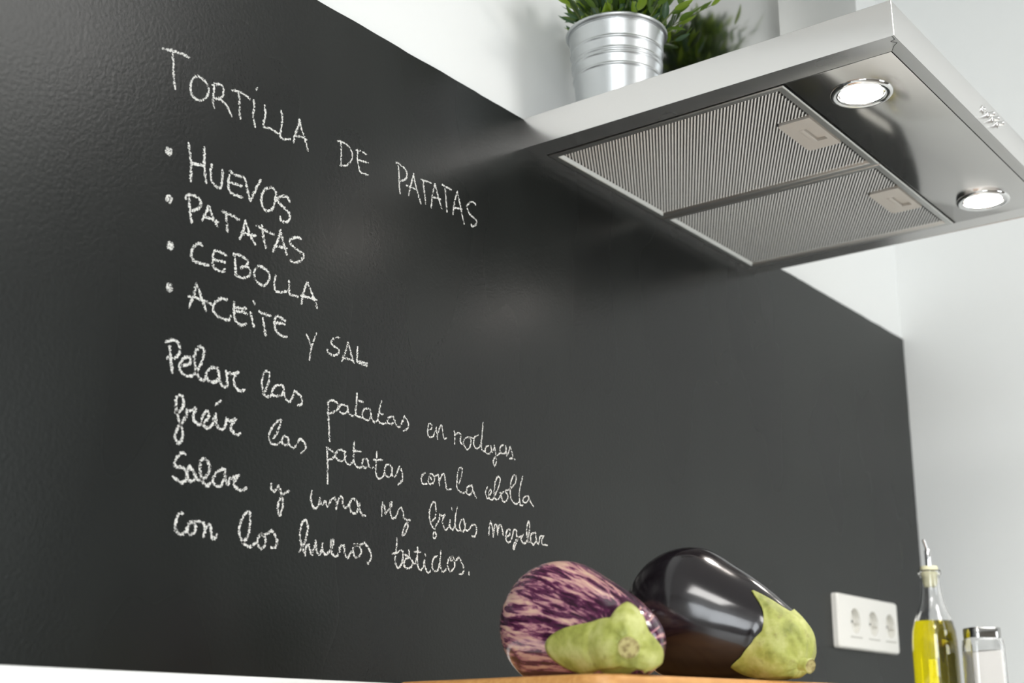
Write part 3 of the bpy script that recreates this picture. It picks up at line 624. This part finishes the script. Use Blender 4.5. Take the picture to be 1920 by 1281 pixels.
for a, lean, ln in stem_specs:
    base = Vector((PX + .046 * math.cos(a) * min(1, lean), PY + .046 * math.sin(a) * min(1, lean), PZ + .094))
    P = []; d = Vector((math.cos(a) * math.sin(lean * .62), math.sin(a) * math.sin(lean * .62), math.cos(lean * .62)))
    p_ = base.copy(); n = 8
    for i in range(n + 1):
        P.append((p_.copy(), d.copy()))
        d = (d + Vector((math.cos(a), math.sin(a), -.4)) * .05 * lean + Vector((rnd.uniform(-.03, .03), rnd.uniform(-.03, .03), 0))).normalized()
        p_ = p_ + d * ln / n
        if p_.y > -.012: p_.y = -.012
        if p_.x > CX0 - .022: p_.x = CX0 - .022
    bm = bmesh.new(); prev = None
    for i, (q, dd) in enumerate(P):
        s = dd.cross(Vector((0, 0, 1)));  s = s.normalized() if s.length > .01 else Vector((1, 0, 0))
        t2 = dd.cross(s).normalized(); r_ = .0011 * (1 - .6 * i / n)
        ring = [bm.verts.new(q + s * r_ * math.cos(b) + t2 * r_ * math.sin(b)) for b in (0, 2.09, 4.19)]
        if prev:
            for u_ in range(3): bm.faces.new((prev[u_], prev[(u_ + 1) % 3], ring[(u_ + 1) % 3], ring[u_]))
        prev = ring
    obj('stem', bm, M_STEM, pl)
    m_ = 6
    for i in range(m_):
        if nleaf >= 290: break
        s = .12 + .88 * i / (m_ - 1); f = s * n; i0_ = min(int(f), n - 1)
        q = P[i0_][0].lerp(P[i0_ + 1][0], f - i0_); dd = P[i0_][1]
        side = dd.cross(Vector((math.cos(i * 2.4 + a), math.sin(i * 2.4 + a), .2))).normalized()
        dr = (dd * rnd.uniform(.75, 1.2) + side * rnd.uniform(.55, .95)).normalized() if i < m_ - 1 else dd
        tip = q + dr * .032
        if tip.y > -.004: dr.y -= (tip.y + .004) / .032 + .1; dr.normalize()
        if tip.x > CX0 - .012: dr.x -= (tip.x - CX0 + .012) / .032 + .15; dr.normalize()
        place_leaf(q, dr, rnd.uniform(-.6, .6), rnd.uniform(.8, 1.15), LEAVES[rnd.randrange(len(LEAVES))])
        nleaf += 1

# the crowded leaves low in the middle, too dense to count
bm = bmesh.new()
for k in range(640):
    me = LEAVES[rnd.randrange(len(LEAVES))]
    a = rnd.uniform(0, 2 * PI); q_ = math.sqrt(rnd.random())
    hh = rnd.random(); wd_ = .046 + .016 * hh
    pos = Vector((PX + wd_ * q_ * math.cos(a), PY + wd_ * q_ * math.sin(a), PZ + .096 + .085 * hh))
    dr = Vector((math.cos(a) * q_ + rnd.uniform(-.4, .4), math.sin(a) * q_ + rnd.uniform(-.4, .4), rnd.uniform(.5, 1.4))).normalized()
    q = dr.to_track_quat('Z', 'Y') @ Matrix.Rotation(rnd.uniform(-PI, PI), 3, 'Z').to_quaternion()
    s_ = rnd.uniform(.75, 1.05)
    m0 = len(bm.verts)
    vs = [bm.verts.new(pos + q @ (v.co * s_)) for v in me.vertices]
    mi = k % 4
    for p in me.polygons:
        f = bm.faces.new([vs[i] for i in p.vertices]); f.material_index = mi; f.smooth = True
fo = obj('foliage', bm, None, pl, kind='stuff')
for m in LM: fo.data.materials.append(m)

# ------------------------------------------------------------------ cutting board
BA = math.radians(-12.5)
bc = Vector((-.351, -.340))            # its front left corner
BT = ZB - .6500
cb = empty('cutting_board', (bc.x, bc.y, TOP), 'thick light wooden chopping board on the worktop under the aubergines', 'chopping board', rz=BA)
bm = bmesh.new()
ol = round_rect(0, .46, 0, .285, .028, 8)
levels = [(.004, .012), (.0, .016), (0, BT - TOP - .0045), (.0012, BT - TOP - .0015), (.0042, BT - TOP)]
rings = []
for ins, z in levels:
    rr = round_rect(ins, .46 - ins, ins, .285 - ins, max(.005, .028 - ins), 8)
    rings.append([bm.verts.new((x, y, z)) for x, y in rr])
for A, B in zip(rings, rings[1:]):
    for i in range(len(A)):
        j = (i + 1) % len(A); bm.faces.new((A[i], A[j], B[j], B[i]))
bm.faces.new(rings[0]); bm.faces.new(rings[-1])
obj('board', bm, M_WOOD, cb, smooth='auto', world=False)
for fx in (.04, .42):
    for fy in (.04, .245):
        bm = bmesh.new(); lathe(bm, [(0, 0.0002), (.010, .0002), (.011, .003), (.011, .012), (0, .012)], fx, fy, 0, 20)
        obj('foot', bm, M_DARK, cb, world=False, label='black rubber foot')

# ------------------------------------------------------------------ aubergines
def spline1(tab, s):
    for i in range(len(tab) - 1):
        if s <= tab[i + 1][0] or i == len(tab) - 2:
            a = tab[max(i - 1, 0)]; b = tab[i]; c = tab[i + 1]; d = tab[min(i + 2, len(tab) - 1)]
            t = (s - b[0]) / (c[0] - b[0]); t = max(0.0, min(1.0, t))
            if isinstance(b[1], Vector):
                m0 = (c[1] - a[1]) * ((c[0] - b[0]) / max(c[0] - a[0], 1e-6)); m1 = (d[1] - b[1]) * ((c[0] - b[0]) / max(d[0] - b[0], 1e-6))
            else:
                m0 = (c[1] - a[1]) * ((c[0] - b[0]) / max(c[0] - a[0], 1e-6)); m1 = (d[1] - b[1]) * ((c[0] - b[0]) / max(d[0] - b[0], 1e-6))
            return b[1] * (2 * t ** 3 - 3 * t * t + 1) + m0 * (t ** 3 - 2 * t * t + t) + c[1] * (-2 * t ** 3 + 3 * t * t) + m1 * (t ** 3 - t * t)

class Fruit:
    """a body swept along a curved axis; ctr: [(s, point)], rad: [(s, radius squared)]"""
    def __init__(self, ctr, rad, ref):
        self.c = [(s, Vector(p)) for s, p in ctr]; self.r = rad; self.ref = Vector(ref).normalized()
    def frame(self, s):
        e = .01
        d = (spline1(self.c, min(1, s + e)) - spline1(self.c, max(0, s - e))).normalized()
        n = (self.ref - d * self.ref.dot(d)).normalized()
        return d, n, d.cross(n)
    def pt(self, s, th, off=0.0, floor=None):
        d, n, b = self.frame(s)
        r = math.sqrt(max(0.0, spline1(self.r, s)))
        lump = 1 + .018 * math.sin(3 * th + 1.1) + .012 * math.sin(2 * th + 4 * s)
        dirv = n * math.cos(th) + b * math.sin(th)
        k = off
        p = spline1(self.c, s) + dirv * (r * lump)
        if k:
            if s > .86:                              # near the tip the offset turns to face along the axis
                away = (p - spline1(self.c, .86)).normalized()
                f_ = (s - .86) / .14
                dirv = (dirv * (1 - f_) + away * f_).normalized()
            p = p + dirv * k
        if floor is not None and p.z < floor + off: p.z = floor + off
        return p

def fruit_mesh(F, name, mat, parent, ns=72, nt=72, floor=None):
    bm = bmesh.new(); uvl = bm.loops.layers.uv.new('UVMap'); rings = []
    ss = [.5 - .5 * math.cos(PI * i / ns) for i in range(ns + 1)]
    for i, s in enumerate(ss):
        if i in (0, ns): rings.append([bm.verts.new(spline1(F.c, s))])
        else: rings.append([bm.verts.new(F.pt(s, 2 * PI * k / nt, 0, floor)) for k in range(nt)])
    def uvset(f, u): 
        for l, q in zip(f.loops, u): l[uvl].uv = q
    for i in range(ns):
        A, B = rings[i], rings[i + 1]
        for k in range(nt):
            j = (k + 1) % nt; u0, u1 = k / nt, (k + 1) / nt
            if len(A) == 1: uvset(bm.faces.new((A[0], B[k], B[j])), ((u0, ss[i]), (u0, ss[i + 1]), (u1, ss[i + 1])))
            elif len(B) == 1: uvset(bm.faces.new((A[k], A[j], B[0])), ((u0, ss[i]), (u1, ss[i]), (u0, ss[i + 1])))
            else: uvset(bm.faces.new((A[k], A[j], B[j], B[k])), ((u0, ss[i]), (u1, ss[i]), (u1, ss[i + 1]), (u0, ss[i + 1])))
    return obj(name, bm, mat, parent, smooth=True)

def calyx_mesh(F, reach, mat, parent, thick=.0022, floor=None, n=144, m=44, s_top=.9985):
    """green cap: reach(theta) is how far back the cap runs (in s) at each angle"""
    bm = bmesh.new(); outer = []; inner = []
    for k in range(n):
        th = 2 * PI * k / n; e = reach(th); ro = []; ri = []
        for i in range(m + 1):
            f = i / m; s = s_top - (s_top - e) * f ** 1.7
            rip = (.0005 * math.sin(9 * th + 2) + .0007 * math.sin(5 * th + .6) + .0006) * (1 - f) * min(1, 4 * f) + .0006 * mnoise.noise(Vector((math.cos(th) * 4, math.sin(th) * 4, f * 5)))
            o_ = thick * (1 - f ** 3) + rip + .0006
            o_ += .0009 * f * f                                    # the rim stands a little off the skin
            ro.append(bm.verts.new(F.pt(s, th, o_, floor)))
            ri.append(bm.verts.new(F.pt(s, th, max(-.001, o_ - thick * .8 - .0006), floor)))
        outer.append(ro); inner.append(ri)
    for k in range(n):
        j = (k + 1) % n
        for i in range(m):
            bm.faces.new((outer[k][i], outer[j][i], outer[j][i + 1], outer[k][i + 1]))
            bm.faces.new((inner[k][i], inner[k][i + 1], inner[j][i + 1], inner[j][i]))
        bm.faces.new((outer[k][m], outer[j][m], inner[j][m], inner[k][m]))
    bm.faces.new([outer[k][0] for k in range(n)])
    return obj('calyx', bm, mat, parent, smooth=True, label='green calyx cap')

t = Mt('aubergine_calyx_green', lin((158, 164, 88)), .5)
c = t.coord('Object'); n_ = t.noise(c, 45, 4, .6); n2_ = t.noise(c, 140, 3)
t.set('Base Color', t.mix(t.maprange(n2_, .60, .8, 0, .6), t.ramp(n_, [(.28, lin((116, 122, 44))), (.5, lin((164, 168, 84))), (.72, lin((196, 198, 128)))]), lin((120, 104, 60))))
t.bump(n2_, .3, .0008); M_CALYX = t.m
t = Mt('cut_stem_end', lin((150, 138, 84)), .7)
c = t.coord('Object'); t.set('Base Color', t.ramp(t.noise(c, 220, 3), [(.35, lin((120, 104, 58))), (.6, lin((178, 166, 110)))])); M_CUT = t.m
t = Mt('black_aubergine_skin', (.0065, .0045, .0065, 1), .13)
c = t.coord('Object'); t.set('Roughness', t.maprange(t.noise(c, 20, 3), .3, .7, .10, .17)); t.bump(t.noise(c, 14, 2), .15, .003)
t.b.inputs['Specular IOR Level'].default_value = .6; M_BLACK = t.m
# striped skin: streaks of violet over cream running from the calyx to the blossom end
t = Mt('striped_aubergine_skin', lin((200, 160, 150)), .16)
uvn = t.N.new('ShaderNodeUVMap'); sep = t.N.new('ShaderNodeSeparateXYZ'); t.L.new(uvn.outputs[0], sep.inputs[0])
ang = t.math('MULTIPLY', sep.outputs[0], 2 * PI)
cmb = t.N.new('ShaderNodeCombineXYZ'); t.L.new(t.math('COSINE', ang), cmb.inputs[0]); t.L.new(t.math('SINE', ang), cmb.inputs[1]); t.L.new(t.math('MULTIPLY', sep.outputs[1], 0.85), cmb.inputs[2])
st = t.noise(cmb.outputs[0], 9.5, 6, .66, .45)
big = t.noise(cmb.outputs[0], 2.2, 2)
bal = t.math('ADD', st, t.maprange(big, .3, .7, -.06, .06))
bal = t.math('ADD', bal, t.maprange(sep.outputs[1], .55, .95, 0, -.10))
t.set('Base Color', t.ramp(bal, [(.36, lin((52, 20, 42))), (.47, lin((92, 42, 74))), (.505, lin((168, 112, 130))), (.57, lin((206, 164, 152))), (.70, lin((222, 190, 164)))]))
t.b.inputs['Coat Weight'].default_value = .4; t.b.inputs['Coat Roughness'].default_value = .08
M_STRIPE = t.m

def stem_part(F, base, direction, ln, r0, r1, parent):
    bm = bmesh.new()
    lathe(bm, [(r0 * 1.5, -.004), (r0 * 1.1, ln * .25), (r0 * .95, ln * .6), (r1, ln * .95), (r1 * .92, ln)], base.x, base.y, base.z, 28, axis=direction)
    for v in bm.verts:
        v.co += Vector((mnoise.noise(v.co * 180), mnoise.noise(v.co * 180 + Vector((5, 0, 0))), 0)) * .0007
    st_ = obj('stalk', bm, M_CALYX, parent, smooth=True)
    bm = bmesh.new(); lathe(bm, [(0, ln + .0004), (r1 * .6, ln + .0006), (r1 * .93, ln - .0003)], base.x, base.y, base.z, 28, axis=direction)
    obj('stalk_cut', bm, M_CUT, st_, smooth=True, label='brownish dry cut end of the stalk')

def tri_wave(th, n, ph):
    x = ((th + ph) / (2 * PI) * n) % 1.0
    return 1 - abs(2 * x - 1)

# glossy black one
ab = empty('aubergine', (-.150, -.33, BT), 'large glossy black aubergine lying on the chopping board with its green cap to the right', 'aubergine', group=None)
F1 = Fruit([(0, (-.1120, -.2290, 1.0290)), (.38, (-.1176, -.2810, 1.0128)), (.78, (-.1096, -.3566, .9872)), (1.0, (-.1195, -.3930, .9650))],
           [(0, 0.0), (.04, .022 ** 2), (.14, .0455 ** 2), (.38, .0610 ** 2), (.58, .0520 ** 2), (.78, .0370 ** 2), (.92, .0265 ** 2), (1.0, 0.0)], (0, 0, 1))
fruit_mesh(F1, 'skin', M_BLACK, ab, floor=BT + .0003)
lob1 = [(.0, .30, .055), (1.25, .22, .05), (2.5, .22, .05), (3.75, .20, .05), (5.0, .30, .06)]
def reach_fn(base, lobes):
    def f(th):
        e = base
        for c_, amp, wdt in lobes:
            d = abs((th - c_ + PI) % (2 * PI) - PI)
            e = min(e, base - amp * math.exp(-(d / (wdt * 7.0)) ** (1.25 if wdt < .12 else 2.0)))
        return e
    return f
M_B1 = calyx_mesh(F1, reach_fn(.87, [(.55, .18, .040), (5.95, .05, .06), (2.35, .15, .08), (1.5, .03, .08), (4.0, .12, .08)]), M_CALYX, ab, floor=BT + .0003)
d1 = F1.frame(.98)[0]
stem_part(F1, spline1(F1.c, 1.0) - d1 * .001, (d1.x, d1.y, d1.z * .4), .013, .0056, .0066, ab)

# striped one
as_ = empty('aubergine', (-.22, -.25, BT), 'violet and cream striped aubergine on the chopping board, left of the black one', 'aubergine')
F2 = Fruit([(0, (-.2050, -.1710, 1.0080)), (.38, (-.2443, -.2283, .9965)), (.76, (-.2915, -.3215, .9775)), (1.0, (-.3215, -.3445, .9712))],
           [(0, 0.0), (.05, .022 ** 2), (.16, .043 ** 2), (.38, .0550 ** 2), (.55, .0470 ** 2), (.76, .0335 ** 2), (.90, .0255 ** 2), (1.0, 0.0)], (0, 0, 1))
fruit_mesh(F2, 'skin', M_STRIPE, as_, floor=BT + .0003)
calyx_mesh(F2, reach_fn(.962, [(1.85, .39, .125), (0.05, .15, .07), (5.3, .01, .08), (3.0, .14, .10), (4.2, .10, .08)]), M_CALYX, as_, thick=.0038, floor=BT + .0003)
d2 = F2.frame(.98)[0]
stem_part(F2, spline1(F2.c, 1.0) - d2 * .002, (d2.x, d2.y, d2.z), .013, .0085, .0090, as_)

# ------------------------------------------------------------------ power outlet on the board
OXA, OXB, OZA, OZB = .8225, 1.0645, 1.0392, 1.1252
ou = empty('power_outlet', ((OXA + OXB) / 2, 0, OZA), 'white triple socket plate on the blackboard near the right wall', 'socket')
bm = bmesh.new()
cent = [(.8865, 1.0843), (.9590, 1.0843), (1.0300, 1.0843)]
rr = [(x, z) for x, z in round_rect(OXA, OXB, OZA, OZB, .005, 5)]
rin = round_rect(OXA + .0025, OXB - .0025, OZA + .0025, OZB - .0025, .0035, 5)
yF = -.0115
v0 = [bm.verts.new((x, -.0003, z)) for x, z in rr]; v1 = [bm.verts.new((x, yF + .003, z)) for x, z in rr]; v2 = [bm.verts.new((x, yF, z)) for x, z in rin]
for A, B in ((v0, v1), (v1, v2)):
    for i in range(len(A)):
        j = (i + 1) % len(A); bm.faces.new((A[i], A[j], B[j], B[i]))
eds = [bm.edges.get((v2[i], v2[(i + 1) % len(v2)])) for i in range(len(v2))]
NH = 36; holes = []
for cx_, cz_ in cent:
    hv = [bm.verts.new((cx_ + .0195 * math.cos(2 * PI * i / NH), yF, cz_ + .0200 * math.sin(2 * PI * i / NH))) for i in range(NH)]
    holes.append(hv)
    eds += [bm.edges.new((hv[i], hv[(i + 1) % NH])) for i in range(NH)]
bmesh.ops.triangle_fill(bm, use_beauty=True, edges=eds)
plate = obj('plate', bm, M_WHITE, ou)
for cx_, cz_ in cent:
    bm = bmesh.new()
    A = [bm.verts.new((cx_ + .0195 * math.cos(2 * PI * i / NH), yF, cz_ + .0200 * math.sin(2 * PI * i / NH))) for i in range(NH)]
    B = [bm.verts.new((cx_ + .0185 * math.cos(2 * PI * i / NH), -.0012, cz_ + .0190 * math.sin(2 * PI * i / NH))) for i in range(NH)]
    for i in range(NH):
        j = (i + 1) % NH; bm.faces.new((A[i], A[j], B[j], B[i]))
    bm.faces.new(B)
    # the side blocks that key the plug
    for sx in (-1, 1): add_box(bm, cx_ + sx * .0165 - .0018, cx_ + sx * .0165 + .0018, yF + .0008, -.0013, cz_ - .004, cz_ + .004, .0005, 1)
    so = obj('socket', bm, M_WHITE2, ou, smooth='auto')
    for sx in (-1, 1):
        bm = bmesh.new(); lathe(bm, [(0, .0003), (.0024, .0003), (.0026, 0)], cx_ + sx * .0095, -.0012, cz_, 16, axis=(0, -1, 0))
        obj('pin_hole', bm, M_DARK, so, label='small dark pin hole')
    bm = bmesh.new(); add_box(bm, cx_ - .0225, cx_ + .0225, yF - .0006, yF + .0002, cz_ - .0268, cz_ - .0254, .0002, 1)
    obj('slot_line', bm, Mt('socket_slot_grey', lin((168, 166, 156)), .5).m, so)

# ------------------------------------------------------------------ oil bottle
BX, BY = .757, -.188
ob = empty('oil_bottle', (BX, BY, TOP), 'clear glass bottle of yellow oil with a steel pourer, beside the salt jar', 'bottle')
tg = Mt('clear_glass', (1, 1, 1, 1), 0.0); tg.b.inputs['Transmission Weight'].default_value = 1.0; tg.b.inputs['IOR'].default_value = 1.46
M_GLASS = tg.m
to = Mt('olive_oil', (.90, .76, .010, 1), 0.0); to.b.inputs['Transmission Weight'].default_value = 1.0; to.b.inputs['IOR'].default_value = 1.47
M_OIL = to.m
outp = [(.0300, .0000), (.0322, .003), (.0325, .010), (.0325, .120), (.0320, .138), (.0308, .152), (.0275, .166), (.0235, .176), (.0200, .184), (.0170, .194), (.0150, .206), (.0138, .218), (.0134, .228), (.0140, .2335), (.0163, .2355), (.0168, .2385), (.0160, .2410)]
inn = [(.0140, .2410), (.0118, .2360), (.0114, .228), (.0116, .218), (.0128, .206), (.0148, .194), (.0178, .184), (.0213, .176), (.0252, .166), (.0284, .152), (.0297, .138), (.0302, .120), (.0302, .012), (.0280, .0070), (0, .0065)]
bm = bmesh.new(); lathe(bm, [(0, 0)] + outp + inn, BX, BY, TOP + .0002, 72)
obj('glass', bm, M_GLASS, ob, smooth=True)
oil = [(0, .0068), (.0283, .0072), (.0304, .012), (.0304, .120), (.0299, .138), (.0286, .152), (.0253, .1668), (0, .1668)]
bm = bmesh.new(); lathe(bm, oil, BX, BY, TOP + .0002, 72)
obj('oil', bm, M_OIL, ob, smooth='auto', label='golden yellow olive oil filling the bottle to the shoulder')
bm = bmesh.new(); lathe(bm, [(0, .217), (.0085, .217), (.0102, .222), (.0112, .232), (.0130, .243), (.0120, .2475), (0, .2475)], BX, BY, TOP, 32)
obj('stopper', bm, Mt('pale_yellow_stopper', lin((232, 229, 192)), .5).m, ob, smooth='auto', label='pale yellow pourer stopper')
bm = bmesh.new(); lathe(bm, [(.0046, .2475), (.0046, .2700), (.0036, .2725), (0, .2725)], BX, BY, TOP, 24)
# slanted spout tip
lathe(bm, [(.0024, 0), (.0022, .008), (.0024, .0165), (.0014, .0170)], BX - .001, BY, TOP + .271, 16, axis=(-.28, .18, 1))
obj('pourer', bm, M_CHROME, ob, smooth='auto', label='thin steel pouring spout')

# ------------------------------------------------------------------ salt shaker jar
JX, JY = .7535, -.2590
sj = empty('salt_shaker', (JX, JY, TOP), 'square glass salt jar with a steel lid, right of the oil bottle', 'salt shaker', rz=math.radians(-50))
sj.scale = (.93, .93, 1.0)
def rr_loft(levels, mat, name, parent, smooth='auto', n=6, label=None):
    bm = bmesh.new(); R_ = []
    for h_, z_, r_ in levels:
        R_.append([bm.verts.new((x, y, z_)) for x, y in round_rect(-h_, h_, -h_, h_, r_, n)])
    for A, B in zip(R_, R_[1:]):
        for i in range(len(A)):
            j = (i + 1) % len(A); bm.faces.new((A[i], A[j], B[j], B[i]))
    bm.faces.new(R_[0]); bm.faces.new(R_[-1])
    return obj(name, bm, mat, parent, smooth=smooth, world=False, label=label)
rr_loft([(.0240, .0002, .008), (.0265, .003, .009), (.0268, .06, .009), (.0262, .128, .009), (.0255, .137, .010), (.0235, .1405, .012), (.0215, .1405, .012),
         (.0230, .136, .009), (.0238, .128, .007), (.0242, .06, .007), (.0240, .008, .007), (.0200, .0060, .006)], M_GLASS, 'glass', sj)
bm = bmesh.new(); R_ = []
for h_, z_, r_ in ((.0215, .0066, .006), (.0236, .009, .007), (.0238, .06, .007), (.0234, .1225, .007)):
    R_.append([bm.verts.new((x, y, z_ + (.0035 * (x + y) / .046 if z_ > .1 else 0))) for x, y in round_rect(-h_, h_, -h_, h_, r_, 6)])
for A, B in zip(R_, R_[1:]):
    for i in range(len(A)):
        j = (i + 1) % len(A); bm.faces.new((A[i], A[j], B[j], B[i]))
bm.faces.new(R_[0]); bm.faces.new(R_[-1])
obj('salt', bm, Mt('white_salt', lin((250, 248, 244)), .9).m, sj, world=False, kind='stuff')
lid = rr_loft([(.0225, .1400, .012), (.0245, .1400, .013), (.0245, .1530, .013), (.0236, .1542, .012), (.0180, .1542, .010)], M_STEEL_CH, 'lid', sj, label='brushed steel screw lid')
